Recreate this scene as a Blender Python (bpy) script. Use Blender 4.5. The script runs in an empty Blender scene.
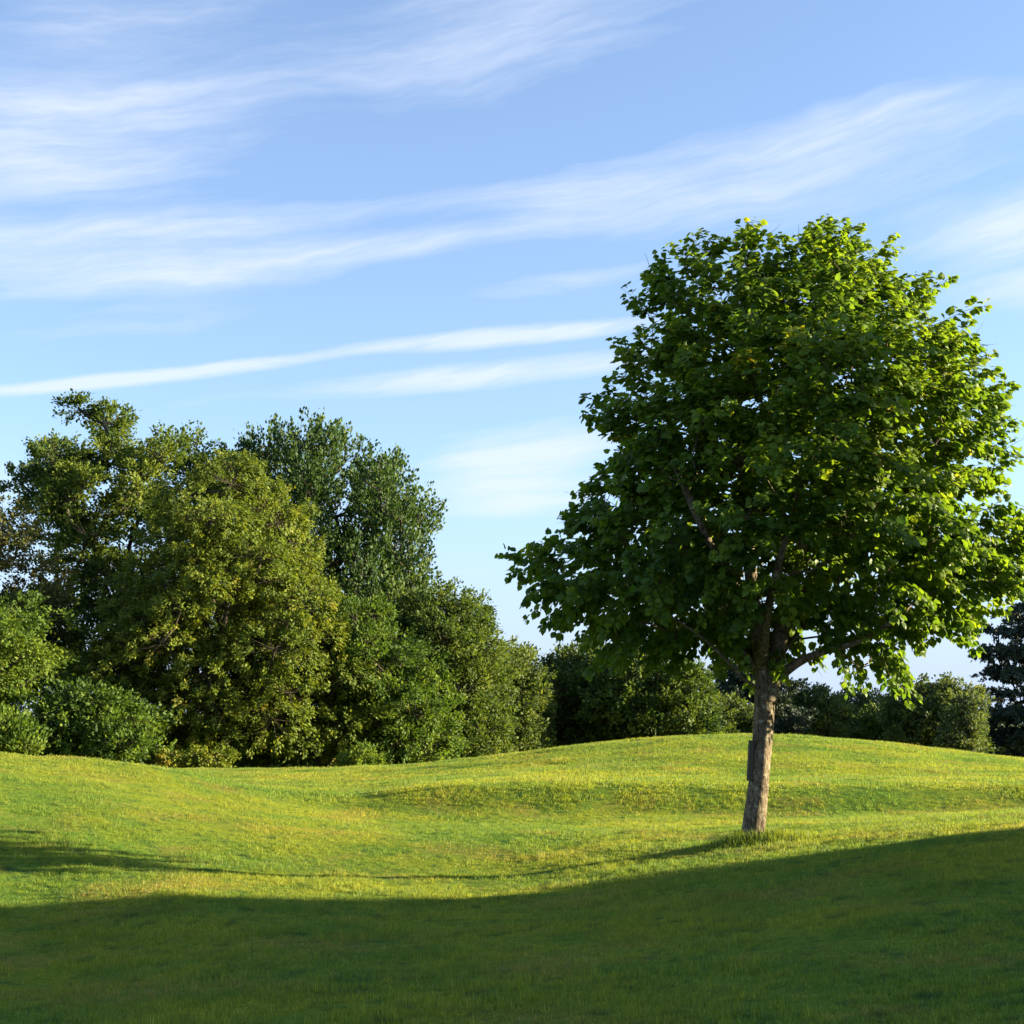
import bpy, math
import numpy as np
from mathutils import Vector, Matrix

rad = math.radians
SC = bpy.context.scene
COL = SC.collection
F = 1407.0                      # focal length in pixels of a 1024 px frame (40 degree view)
PITCH = rad(9.0)
CAMZ = 1.6
SUN_AZ, SUN_EL = rad(88.0), rad(13.3)   # azimuth clockwise from +Y

# ------------------------------------------------------------------ basics
def row_z(Y, row):
    """height of something seen on picture row `row` when it stands Y metres away"""
    return CAMZ + Y * math.tan(PITCH + math.atan((512.0 - row) / F))

def px_x(px, Y, z=1.0):
    return (px - 512.0) / F * (Y * math.cos(PITCH) + (z - CAMZ) * math.sin(PITCH))

def XZ(px, row, Y):
    z = row_z(Y, row)
    return px_x(px, Y, z), z

def link(name, me, mat=None, parent=None):
    o = bpy.data.objects.new(name, me)
    COL.objects.link(o)
    if mat is not None:
        me.materials.append(mat)
    if parent is not None:
        o.parent = parent
        o.matrix_parent_inverse = Matrix.Identity(4)
    return o

def tag(o, label=None, cat=None, group=None, kind=None):
    if label: o['label'] = label
    if cat: o['category'] = cat
    if group: o['group'] = group
    if kind: o['kind'] = kind

def empty(name, loc):
    o = bpy.data.objects.new(name, None)
    o.empty_display_size = 0.3
    COL.objects.link(o)
    o.location = loc
    return o

def np_mesh(name, verts, loops, starts, totals, smooth=True, attrs=None):
    me = bpy.data.meshes.new(name)
    me.vertices.add(len(verts))
    me.vertices.foreach_set('co', np.ascontiguousarray(verts, dtype=np.float32).ravel())
    me.loops.add(len(loops))
    me.loops.foreach_set('vertex_index', np.ascontiguousarray(loops, dtype=np.int32))
    me.polygons.add(len(starts))
    me.polygons.foreach_set('loop_start', np.ascontiguousarray(starts, dtype=np.int32))
    me.polygons.foreach_set('loop_total', np.ascontiguousarray(totals, dtype=np.int32))
    me.polygons.foreach_set('use_smooth', np.full(len(starts), smooth, dtype=bool))
    for k, a in (attrs or {}).items():
        at = me.attributes.new(k, 'FLOAT', 'POINT')
        at.data.foreach_set('value', np.ascontiguousarray(a, dtype=np.float32))
    me.update(calc_edges=True)
    return me

def norm(a):
    return a / np.maximum(np.linalg.norm(a, axis=-1, keepdims=True), 1e-9)

# ------------------------------------------------------------------ node helper
class NT:
    def __init__(s, tree):
        s.t = tree; s.n = tree.nodes; s.l = tree.links
    def new(s, t, **kw):
        n = s.n.new(t)
        for k, v in kw.items(): setattr(n, k, v)
        return n
    def put(s, sock, v):
        if isinstance(v, bpy.types.NodeSocket): s.l.new(v, sock)
        elif v is not None: sock.default_value = v
    def m(s, op, a, b=None, c=None, clamp=False):
        n = s.new('ShaderNodeMath', operation=op); n.use_clamp = clamp
        s.put(n.inputs[0], a)
        if b is not None: s.put(n.inputs[1], b)
        if c is not None: s.put(n.inputs[2], c)
        return n.outputs[0]
    def vm(s, op, a, b=None, out=0):
        n = s.new('ShaderNodeVectorMath', operation=op)
        s.put(n.inputs[0], a)
        if b is not None:
            s.put(n.inputs[3] if op == 'SCALE' else n.inputs[1], b)
        return n.outputs[out]
    def noise(s, vec, scale, detail=3, rough=0.55, lac=2.0, dist=0.0):
        n = s.new('ShaderNodeTexNoise')
        if vec is not None: s.put(n.inputs['Vector'], vec)
        n.inputs['Scale'].default_value = scale; n.inputs['Detail'].default_value = detail
        n.inputs['Roughness'].default_value = rough; n.inputs['Lacunarity'].default_value = lac
        n.inputs['Distortion'].default_value = dist
        return n.outputs[0]
    def rng(s, v, a, b, c=0.0, d=1.0, mode='SMOOTHSTEP'):
        n = s.new('ShaderNodeMapRange', interpolation_type=mode)
        s.put(n.inputs[0], v)
        for i, x in zip((1, 2, 3, 4), (a, b, c, d)): n.inputs[i].default_value = x
        return n.outputs[0]
    def mix(s, f, a, b, mode='MIX'):
        n = s.new('ShaderNodeMix', data_type='RGBA', blend_type=mode)
        s.put(n.inputs[0], f); s.put(n.inputs[6], a); s.put(n.inputs[7], b)
        return n.outputs[2]
    def ramp(s, f, stops):
        n = s.new('ShaderNodeValToRGB')
        e = n.color_ramp.elements
        while len(e) < len(stops): e.new(0.5)
        for x, (p, c) in zip(e, stops):
            x.position = p; x.color = (*c, 1)
        s.put(n.inputs[0], f)
        return n.outputs[0]

def new_mat(name):
    m = bpy.data.materials.new(name); m.use_nodes = True
    m.node_tree.nodes.clear()
    nt = NT(m.node_tree)
    out = nt.new('ShaderNodeOutputMaterial')
    return m, nt, out

def leaf_material(name, stops, trans=0.42, rough=0.6, spec=0.22, tgain=(1.25, 1.2, 0.55)):
    m, nt, out = new_mat(name)
    at = nt.new('ShaderNodeAttribute', attribute_name='tint')
    col = nt.ramp(at.outputs['Fac'], stops)
    p = nt.new('ShaderNodeBsdfPrincipled')
    nt.put(p.inputs['Base Color'], col)
    p.inputs['Roughness'].default_value = rough
    p.inputs['Specular IOR Level'].default_value = spec
    tr = nt.new('ShaderNodeBsdfTranslucent')
    tc = nt.mix(1.0, col, (*tgain, 1), 'MULTIPLY')
    nt.put(tr.inputs['Color'], tc)
    mx = nt.new('ShaderNodeMixShader'); mx.inputs[0].default_value = trans
    nt.l.new(p.outputs[0], mx.inputs[1]); nt.l.new(tr.outputs[0], mx.inputs[2])
    nt.l.new(mx.outputs[0], out.inputs['Surface'])
    return m

def bark_material(name, c1, c2, c3, scale=1.0, bump=0.6):
    m, nt, out = new_mat(name)
    tc = nt.new('ShaderNodeTexCoord').outputs['Object']
    mp = nt.new('ShaderNodeMapping'); mp.inputs['Scale'].default_value = (1, 1, 0.28)
    nt.put(mp.inputs[0], tc)
    v = mp.outputs[0]
    n1 = nt.noise(v, 26 * scale, 5, 0.6)
    n2 = nt.noise(tc, 5 * scale, 4, 0.6)
    n3 = nt.noise(tc, 13 * scale, 4, 0.65)
    mp2 = nt.new('ShaderNodeMapping'); mp2.inputs['Scale'].default_value = (.5, .5, 3.0)
    nt.put(mp2.inputs[0], tc)
    n4 = nt.noise(mp2.outputs[0], 9 * scale, 3, 0.6)
    a = nt.mix(nt.rng(n2, 0.35, 0.65), (*c1, 1), (*c2, 1))
    b = nt.mix(nt.rng(n3, 0.52, 0.68), a, (*c3, 1))
    dk = nt.mix(nt.rng(n1, 0.36, 0.52), (0.3, 0.27, 0.24, 1), (1, 1, 1, 1))
    c = nt.mix(0.85, b, dk, 'MULTIPLY')
    p = nt.new('ShaderNodeBsdfPrincipled')
    nt.put(p.inputs['Base Color'], c); p.inputs['Roughness'].default_value = 0.9
    p.inputs['Specular IOR Level'].default_value = 0.15
    bp = nt.new('ShaderNodeBump'); bp.inputs['Strength'].default_value = bump; bp.inputs['Distance'].default_value = 0.03
    nt.put(bp.inputs['Height'], nt.m('ADD', n1, nt.m('MULTIPLY', n4, 0.8)))
    nt.l.new(bp.outputs[0], p.inputs['Normal'])
    nt.l.new(p.outputs[0], out.inputs['Surface'])
    return m

# ------------------------------------------------------------------ terrain
PXC = [-500, 0, 110, 180, 250, 350, 430, 510, 615, 745, 870, 1024, 1500]
R = row_z
YC = [0, 4, 8, 13.3, 17, 20, 24, 29.2, 31, 34, 36.5, 42, 50, 58, 80, 130]
def rr(Y, rows): return [R(Y, r) for r in rows]
ZT = {
 0:    [.2, .1, .05, .0, .0, .0, .0, .0, .0, .0, .05, .1, .3],
 4:    [.25, .1, .05, .0, .0, .0, .0, .0, .0, .0, .05, .1, .4],
 8:    [.4, -.08, -.12, -.12, -.12, -.12, -.10, -.06, -.04, .0, .06, .12, .5],
 13.3: [.3, -.47, -.42, -.36, -.29, -.27, -.24, -.19, -.12, .0, .13, .30, .7],
 17:   [.7, -.40, -.36, -.28, -.32, -.35, -.34, -.30, -.15, .07, .26, .47, .8],
 20:   [1.3, .0, -.11, -.20, -.26, -.32, -.34, -.31, -.12, .11, .30, .47, .75],
 24:   [1.9, .64, .42, .25, .10, -.04, -.10, -.09, -.03, .08, .20, .36, .55],
 29.2: [2.2, 1.12, .88, .66, .40, .05, -.02, -.02, -.02, .0, .03, .08, .3],
 31:   rr(31,  [640, 752, 760, 770, 785, 795.5, 787, 786, 786, 787, 787, 788, 780]),
 34:   [2.3, 1.1, .80, .52, .30, .16, .47, .55, .55, .54, .54, .52, .8],
 36.5: [2.2, .95, .6, .40, .26, .18, .40, .54, .55, .53, .53, .50, .8],
 42:   [1.7, .65, .4, .32, .28, .28, .40, .60, .82, .93, .86, .60, .7],
 50:   rr(50,  [775, 772, 771, 769.5, 769, 767.5, 763, 754, 741, 734.5, 742, 759, 775]),
 58:   [-.1, -.1, -.1, -.1, -.1, -.1, .1, .3, .8, 1.0, .8, .45, .1],
 80:   [-1.0]*13,
 130:  [-1.2]*13,
}
ZG = np.array([ZT[y] for y in YC])
PXA = np.array(PXC, float); YA = np.array(YC, float)

def hermite(xs, fs_fn, x):
    pass

def pchip_w(xs, x):
    """index and hermite basis for monotone-ish cubic interpolation on a non uniform grid"""
    x = np.clip(x, xs[0], xs[-1])
    i = np.clip(np.searchsorted(xs, x, side='right') - 1, 0, len(xs) - 2)
    h = xs[i + 1] - xs[i]
    return i, (x - xs[i]) / h, h

def slopes(xs, G):
    d = np.diff(G, axis=0) / np.diff(xs)[:, None]
    m = np.zeros_like(G)
    a, b = d[:-1], d[1:]
    prod = a * b
    mm = np.where(prod > 0, 2 * a * b / np.where(np.abs(a + b) < 1e-9, 1e-9, a + b), 0.0)
    m[1:-1] = 0.5 * mm + 0.5 * (0.5 * (a + b))
    m[0] = d[0]; m[-1] = 0
    return m
MY = slopes(YA, ZG)

def terrain_z(x, y):
    x = np.atleast_1d(np.asarray(x, float)); y = np.atleast_1d(np.asarray(y, float))
    px = 512 + F * x / np.maximum(np.abs(y), 6.0) * 0.9945
    iy, ty, hy = pchip_w(YA, y)
    h00 = 2*ty**3 - 3*ty**2 + 1; h10 = ty**3 - 2*ty**2 + ty
    h01 = -2*ty**3 + 3*ty**2;    h11 = ty**3 - ty**2
    col = (h00[:, None]*ZG[iy] + (h10*hy)[:, None]*MY[iy] + h01[:, None]*ZG[iy+1] + (h11*hy)[:, None]*MY[iy+1])
    ix, tx, hx = pchip_w(PXA, px)
    n = len(x); ar = np.arange(n)
    def cc(j): return col[ar, np.clip(j, 0, len(PXA)-1)]
    def sl(j):
        j = np.clip(j, 0, len(PXA)-1); a = np.clip(j-1, 0, len(PXA)-1); b = np.clip(j+1, 0, len(PXA)-1)
        return (cc(b) - cc(a)) / np.maximum(PXA[b] - PXA[a], 1)
    g00 = 2*tx**3 - 3*tx**2 + 1; g10 = tx**3 - 2*tx**2 + tx
    g01 = -2*tx**3 + 3*tx**2;    g11 = tx**3 - tx**2
    z = g00*cc(ix) + g10*hx*sl(ix) + g01*cc(ix+1) + g11*hx*sl(ix+1)
    z = z + 0.012*np.sin(1.3*x+0.7*y)*np.sin(0.9*y-0.5*x) + 0.008*np.sin(2.9*x-1.1*y+1.0)*np.sin(2.3*y+0.8*x)
    return z

def tz(x, y): return float(terrain_z([x], [y])[0])

def terrain_n(x, y):
    e = 0.15
    dx = (terrain_z(x+e, y) - terrain_z(x-e, y)) / (2*e)
    dy = (terrain_z(x, y+e) - terrain_z(x, y-e)) / (2*e)
    return norm(np.stack([-dx, -dy, np.ones_like(dx)], 1))

def build_ground(mat):
    ys = np.concatenate([np.linspace(-60, -4, 12), np.arange(-3, 66, 0.3), np.linspace(67, 130, 30), np.array([160, 220, 320, 500, 900, 1600, 3000, 6000.])])
    xs_in = np.arange(-34, 34.01, 0.34)
    tail = np.array([36, 40, 46, 54, 66, 90, 140, 240, 450, 900, 2000, 6000.])
    xs = np.concatenate([-tail[::-1], xs_in, tail])
    X, Y = np.meshgrid(xs, ys)
    Z = terrain_z(X.ravel(), Y.ravel()).reshape(X.shape)
    far = np.clip((np.abs(X) - 60) / 60, 0, 1)
    Z = Z * (1 - far)
    v = np.stack([X.ravel(), Y.ravel(), Z.ravel()], 1)
    nx, ny = len(xs), len(ys)
    i, j = np.meshgrid(np.arange(nx-1), np.arange(ny-1))
    a = (j*nx + i).ravel()
    q = np.stack([a, a+1, a+nx+1, a+nx], 1)
    me = np_mesh('ground', v, q.ravel(), np.arange(len(q))*4, np.full(len(q), 4))
    o = link('ground', me, mat)
    tag(o, kind='structure')
    return o

def grass_colour(nt, pos):
    """lawn colour from place: fresh green, yellow green, and worn straw patches"""
    mp = nt.new('ShaderNodeMapping'); mp.inputs['Scale'].default_value = (1, 1, 0.0)
    nt.put(mp.inputs[0], pos); p = mp.outputs[0]
    big = nt.noise(p, 0.22, 3, 0.55, dist=0.6)
    mid = nt.noise(p, 1.1, 4, 0.6)
    fine = nt.noise(p, 6.0, 4, 0.65)
    mp2 = nt.new('ShaderNodeMapping'); mp2.inputs['Location'].default_value = (31, 17, 0)
    nt.put(mp2.inputs[0], p)
    dry = nt.noise(mp2.outputs[0], 0.55, 5, 0.62)
    drf = nt.noise(mp2.outputs[0], 9.0, 3, 0.6)
    base = nt.mix(nt.rng(big, 0.36, 0.64), (0.125, 0.200, 0.027, 1), (0.222, 0.252, 0.026, 1))
    base = nt.mix(nt.m('MULTIPLY', nt.rng(mid, 0.42, 0.70), 0.65), base, (0.075, 0.160, 0.026, 1))
    base = nt.mix(nt.m('MULTIPLY', nt.rng(fine, 0.45, 0.72), 0.5), base, (0.28, 0.29, 0.030, 1))
    tuft = nt.noise(p, 3.2, 3, 0.6)
    base = nt.mix(nt.m('MULTIPLY', nt.rng(tuft, 0.54, 0.68), 0.75), base, (0.048, 0.100, 0.028, 1))
    spk = nt.noise(p, 17.0, 3, 0.7)
    base = nt.mix(nt.m('MULTIPLY', nt.rng(spk, 0.53, 0.66), 0.6), base, (0.055, 0.085, 0.020, 1))
    dm = nt.m('MULTIPLY', nt.rng(dry, 0.50, 0.66), nt.rng(drf, 0.35, 0.62))
    base = nt.mix(nt.m('MULTIPLY', dm, 0.55), base, (0.30, 0.205, 0.060, 1))
    return base

def ground_material():
    m, nt, out = new_mat('lawn_soil')
    pos = nt.new('ShaderNodeNewGeometry').outputs['Position']
    c = grass_colour(nt, pos)
    c = nt.mix(1.0, c, (0.72, 0.74, 0.8, 1), 'MULTIPLY')
    p = nt.new('ShaderNodeBsdfPrincipled')
    nt.put(p.inputs['Base Color'], c); p.inputs['Roughness'].default_value = 1.0
    p.inputs['Specular IOR Level'].default_value = 0.0
    n = nt.m('ADD', nt.noise(pos, 22, 4, 0.7), nt.m('MULTIPLY', nt.noise(pos, 5, 3, 0.6), 1.5))
    bp = nt.new('ShaderNodeBump'); bp.inputs['Strength'].default_value = 0.5; bp.inputs['Distance'].default_value = 0.04
    nt.put(bp.inputs['Height'], n); nt.l.new(bp.outputs[0], p.inputs['Normal'])
    nt.l.new(p.outputs[0], out.inputs['Surface'])
    return m

def blade_material():
    m, nt, out = new_mat('grass_blade')
    pos = nt.new('ShaderNodeNewGeometry').outputs['Position']
    at = nt.new('ShaderNodeAttribute', attribute_name='tint').outputs['Fac']
    c = grass_colour(nt, pos)
    v = nt.ramp(at, [(0.0, (0.62, 0.72, 0.7)), (0.5, (1.0, 1.0, 1.0)), (0.85, (1.35, 1.25, 1.1)), (0.94, (1.5, 1.3, 1.5)), (1.0, (1.9, 1.6, 2.4))])
    c = nt.mix(1.0, c, v, 'MULTIPLY')
    d = nt.new('ShaderNodeBsdfPrincipled')
    nt.put(d.inputs['Base Color'], c); d.inputs['Roughness'].default_value = 0.55
    d.inputs['Specular IOR Level'].default_value = 0.3
    t = nt.new('ShaderNodeBsdfTranslucent')
    nt.put(t.inputs['Color'], nt.mix(1.0, c, (1.7, 1.55, 0.8, 1), 'MULTIPLY'))
    mx = nt.new('ShaderNodeMixShader'); mx.inputs[0].default_value = 0.45
    nt.l.new(d.outputs[0], mx.inputs[1]); nt.l.new(t.outputs[0], mx.inputs[2])
    nt.l.new(mx.outputs[0], out.inputs['Surface'])
    return m

def blades_mesh(name, rng, n, radius, h0, h1, w, lean=0.5, disc=True):
    r = radius*np.sqrt(rng.random(n)); a = rng.random(n)*2*np.pi
    base = np.stack([r*np.cos(a), r*np.sin(a), np.full(n, -0.012)], 1)
    clump = 0.75 + 0.5*np.sin(base[:, 0]*17+2)*np.sin(base[:, 1]*19)
    h = (h0 + (h1-h0)*rng.random(n))*clump
    az = rng.random(n)*2*np.pi
    ld = np.stack([np.cos(az), np.sin(az), np.zeros(n)], 1)
    le = np.abs(rng.normal(0, lean, n))[:, None]
    side = np.stack([-np.sin(az + rng.normal(0, .5, n)), np.cos(az), np.zeros(n)], 1)
    side = norm(side)
    up = np.array([0, 0, 1.0])
    W = (w*(0.7+0.6*rng.random(n)))[:, None]
    H = h[:, None]
    mid = base + up*H*0.55 + ld*le*H*0.35
    tip = base + up*H*(1.0-0.25*np.minimum(le, 1.2)) + ld*le*H*0.95
    v = np.stack([base-side*W*.5, base+side*W*.5, mid+side*W*.42, mid-side*W*.42, tip], 1).reshape(-1, 3)
    k = np.arange(n)[:, None]*5
    loops = np.concatenate([k+np.array([[0, 1, 2, 3]]), k+np.array([[3, 2, 4]])], 1).ravel()
    tot = np.tile([4, 3], n)
    st = np.concatenate([[0], np.cumsum(tot)[:-1]])
    tint = np.repeat(rng.random(n), 5)
    return np_mesh(name, v, loops, st, tot, smooth=False, attrs={'tint': tint})

def build_grass(mat):
    rng = np.random.default_rng(5)
    pc = bpy.data.collections.new('grass_patches')
    for i in range(5):
        me = blades_mesh('grass_patch', rng, 900, 0.36, 0.025, 0.055, 0.0048)
        me.materials.append(mat)
        o = bpy.data.objects.new('near_patch_%d' % i, me); pc.objects.link(o)
    for i in range(4):
        me = blades_mesh('grass_patch', rng, 750, 0.62, 0.03, 0.06, 0.0095)
        me.materials.append(mat)
        o = bpy.data.objects.new('wide_patch_%d' % i, me); pc.objects.link(o)
    pts = []; idx = []
    def scatter(y0, y1, dens, lo, hi, mx):
        wmax = y1*0.40 + mx
        n = int((y1-y0)*2*wmax*dens)
        x = (rng.random(n)*2-1)*wmax; y = y0 + (y1-y0)*rng.random(n)
        k = np.abs(x) < y*0.40+mx
        pts.append(np.stack([x[k], y[k]], 1)); idx.append(rng.integers(lo, hi, k.sum()))
    scatter(5.5, 20, 9.5, 0, 5, 2.0)
    scatter(20, 30, 6.5, 0, 5, 2.0)
    scatter(29, 56, 2.9, 5, 9, 2.0)
    P = np.concatenate(pts); I = np.concatenate(idx)
    z = terrain_z(P[:, 0], P[:, 1]); N = terrain_n(P[:, 0], P[:, 1])
    n = len(P)
    rot = np.zeros((n, 3)); 
    rz = rng.random(n)*6.283
    for i in range(n):
        q = Vector((0, 0, 1)).rotation_difference(Vector(N[i])) @ Matrix.Rotation(rz[i], 3, 'Z').to_quaternion()
        rot[i] = q.to_euler()[:]
    me = bpy.data.meshes.new('grass')
    me.vertices.add(n)
    me.vertices.foreach_set('co', np.stack([P[:, 0], P[:, 1], z], 1).astype(np.float32).ravel())
    a = me.attributes.new('rot', 'FLOAT_VECTOR', 'POINT'); a.data.foreach_set('vector', rot.astype(np.float32).ravel())
    a = me.attributes.new('pick', 'INT', 'POINT'); a.data.foreach_set('value', I.astype(np.int32))
    sc = np.stack([np.ones(n), np.ones(n), 0.5+0.9*rng.random(n)+1.1*(rng.random(n) < .09)], 1)
    a = me.attributes.new('scl', 'FLOAT_VECTOR', 'POINT'); a.data.foreach_set('vector', sc.astype(np.float32).ravel())
    o = link('grass', me, mat)
    tag(o, 'short mown green and yellow lawn grass covering the rolling ground', 'grass', kind='stuff')
    g = bpy.data.node_groups.new('scatter_grass', 'GeometryNodeTree')
    g.interface.new_socket('Geometry', in_out='INPUT', socket_type='NodeSocketGeometry')
    g.interface.new_socket('Geometry', in_out='OUTPUT', socket_type='NodeSocketGeometry')
    N_ = g.nodes; L = g.links
    gi = N_.new('NodeGroupInput'); go = N_.new('NodeGroupOutput')
    ci = N_.new('GeometryNodeCollectionInfo'); ci.inputs['Collection'].default_value = pc
    ci.inputs['Separate Children'].default_value = True; ci.inputs['Reset Children'].default_value = True
    ip = N_.new('GeometryNodeInstanceOnPoints')
    ip.inputs['Pick Instance'].default_value = True
    def na(nm, t):
        k = N_.new('GeometryNodeInputNamedAttribute'); k.data_type = t; k.inputs['Name'].default_value = nm
        return k.outputs['Attribute']
    e2r = N_.new('FunctionNodeEulerToRotation')
    L.new(na('rot', 'FLOAT_VECTOR'), e2r.inputs[0])
    L.new(gi.outputs[0], ip.inputs['Points']); L.new(ci.outputs[0], ip.inputs['Instance'])
    L.new(na('pick', 'INT'), ip.inputs['Instance Index']); L.new(e2r.outputs[0], ip.inputs['Rotation'])
    L.new(na('scl', 'FLOAT_VECTOR'), ip.inputs['Scale'])
    L.new(ip.outputs[0], go.inputs[0])
    md = o.modifiers.new('scatter', 'NODES'); md.node_group = g
    return o

# ------------------------------------------------------------------ tree tools
LEAF_MAPLE = (np.array([[0, .03, 0], [.24, -.06, -.03], [.47, .12, -.07], [.46, .36, -.06], [.42, .60, -.08], [.22, .76, -.04], [0, 1.02, -.12],
                        [-.22, .76, -.04], [-.42, .60, -.08], [-.46, .36, -.06], [-.47, .12, -.07], [-.24, -.06, -.03], [0, .5, .05]], float),
              [[0, 1, 2, 3, 12], [12, 3, 4, 5], [12, 5, 6], [12, 6, 7], [12, 7, 8, 9], [12, 9, 10, 11, 0]])
LEAF_OVAL = (np.array([[0, 0, 0], [.30, .28, -.06], [.22, .70, -.07], [0, 1, -.06], [-.22, .70, -.07], [-.30, .28, -.06], [0, .45, .03]], float),
             [[0, 1, 6], [6, 1, 2, 3], [6, 3, 4, 5], [0, 6, 5]])
LEAF_QUAD = (np.array([[0, 0, 0], [.34, .45, -.08], [0, 1, 0], [-.34, .45, -.08]], float), [[0, 1, 2], [0, 2, 3]])
NEEDLE = (np.array([[0, 0, 0], [.13, .4, 0], [0, 1, 0.05], [-.13, .4, 0]], float), [[0, 1, 2, 3]])

def leaves_mesh(name, P, ax, nr, size, tint, template):
    T, faces = template
    n, k = len(P), len(T)
    ax = norm(ax); side = norm(np.cross(ax, nr)); nr = np.cross(side, ax)
    S = size[:, None, None]
    v = P[:, None, :] + S*(T[None, :, 0, None]*side[:, None, :] + T[None, :, 1, None]*ax[:, None, :] + T[None, :, 2, None]*nr[:, None, :])
    v = v.reshape(-1, 3)
    fl = np.concatenate([np.array(f) for f in faces]); ft = np.array([len(f) for f in faces])
    loops = (np.arange(n)[:, None]*k + fl[None, :]).ravel()
    tot = np.tile(ft, n); st = np.concatenate([[0], np.cumsum(tot)[:-1]])
    return np_mesh(name, v, loops, st, tot, smooth=False, attrs={'tint': np.repeat(np.clip(tint, 0, 1), k)})

def rand_dirs(rng, n):
    return norm(rng.normal(size=(n, 3)))

def poly_dist(poly, x, y):
    """signed distance (inside positive) to a polygon, vectorised"""
    poly = np.asarray(poly, float); n = len(poly)
    d = np.full(len(x), 1e9); ins = np.zeros(len(x), bool)
    for i in range(n):
        a = poly[i]; b = poly[(i+1) % n]
        ab = b-a; t = np.clip(((x-a[0])*ab[0] + (y-a[1])*ab[1]) / max(ab@ab, 1e-9), 0, 1)
        d = np.minimum(d, np.hypot(x-a[0]-t*ab[0], y-a[1]-t*ab[1]))
        c = ((a[1] > y) != (b[1] > y)) & (x < (b[0]-a[0])*(y-a[1])/(b[1]-a[1]+1e-12)+a[0])
        ins ^= c
    return np.where(ins, d, -d)

def volume_points(rng, poly, Y0, n, hd, D, mind, inset=0.0, surf=0.5, edge=None):
    """spread points through an outline given real depth; min spacing mind"""
    poly = np.asarray(poly, float)
    lo = poly.min(0); hi = poly.max(0)
    out = np.zeros((0, 3)); tries = 0
    ms = mind
    while len(out) < n and tries < 60:
        m = 500
        x = lo[0] + (hi[0]-lo[0])*rng.random(m); z = lo[1] + (hi[1]-lo[1])*rng.random(m)
        d = poly_dist(poly, x, z) - inset
        k = d > 0
        x, z, d = x[k], z[k], d[k]
        H = hd*np.sqrt(np.maximum(1-(1-np.minimum(d/D, 1))**2, 0))
        if edge: H = hd*np.minimum(d/D, 1)**edge
        u = (rng.random(len(x))*2-1); u = np.sign(u)*np.abs(u)**surf
        c = np.stack([x, Y0+u*H, z], 1)
        for p in c:
            if len(out) == 0 or np.min(((out-p)**2).sum(1)) > ms*ms:
                out = np.vstack([out, p])
                if len(out) >= n: break
        tries += 1
        if tries % 6 == 0: ms *= 0.93
    return out

class Skeleton:
    def __init__(s, rng, bf=0.35):
        s.P = []; s.par = []; s.L = []; s.rng = rng; s.bf = bf; s.fixed = {}
    def add(s, p, par):
        p = np.asarray(p, float)
        s.P.append(p); s.par.append(par)
        s.L.append(0 if par < 0 else s.L[par] + np.linalg.norm(p - s.P[par]))
        return len(s.P)-1
    def chain(s, pts, par=-1):
        ids = []
        for p in pts:
            par = s.add(p, par); ids.append(par)
        return ids
    def grow(s, pts, root, step=0.5, wob=0.08, start=0, up=0.8):
        pts = np.asarray(pts)
        order = np.argsort(np.linalg.norm(pts - np.asarray(root), axis=1))
        ids = np.zeros(len(pts), int)
        for i in order:
            p = pts[i]
            A = np.array(s.P[start:]); Ls = np.array(s.L[start:])
            d = np.linalg.norm(A-p, axis=1)
            cost = d + s.bf*Ls + up*np.maximum(A[:, 2]-p[2]+0.1*d, 0)
            j = int(np.argmin(cost)) + start
            q = s.P[j]; dist = np.linalg.norm(p-q); m = int(dist/step)
            par = j
            if m > 0:
                bend = np.array([0, 0, -0.10*dist]) + s.rng.normal(0, 0.05*dist, 3)
                for t in np.linspace(0, 1, m+2)[1:-1]:
                    par = s.add(q+(p-q)*t + bend*4*t*(1-t) + s.rng.normal(0, wob*step, 3), par)
            ids[i] = s.add(p, par)
        return ids
    def radii(s, tip=0.006, e=2.05, rmax=None):
        n = len(s.P); r = np.zeros(n)
        for i in range(n-1, -1, -1):
            r[i] = max(r[i], tip**e) if r[i] == 0 else r[i]
            if s.par[i] >= 0: r[s.par[i]] += r[i]
        r = r**(1/e)
        if rmax: r *= min(1.0, rmax/r[0]) if r[0] > rmax else 1
        return r

def frusta(name, A, B, ra, rb, k=5):
    """one tapered tube per limb segment"""
    n = len(A); d = norm(B-A)
    ref = np.where(np.abs(d[:, 2:3]) > 0.9, np.array([[1.0, 0, 0]]), np.array([[0, 0, 1.0]]))
    u = norm(np.cross(d, ref)); w = np.cross(d, u)
    th = np.arange(k)*2*np.pi/k
    ring = np.cos(th)[None, :, None]*u[:, None] + np.sin(th)[None, :, None]*w[:, None]
    B2 = B + d*rb[:, None]*0.35
    v = np.concatenate([A[:, None]+ring*ra[:, None, None], B2[:, None]+ring*rb[:, None, None]], 1).reshape(-1, 3)
    i = np.arange(k); j = (i+1) % k
    f = np.stack([i, j, j+k, i+k], 1).ravel()
    loops = (np.arange(n)[:, None]*2*k + f[None]).ravel()
    return np_mesh(name, v, loops, np.arange(n*k)*4, np.full(n*k, 4))

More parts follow.
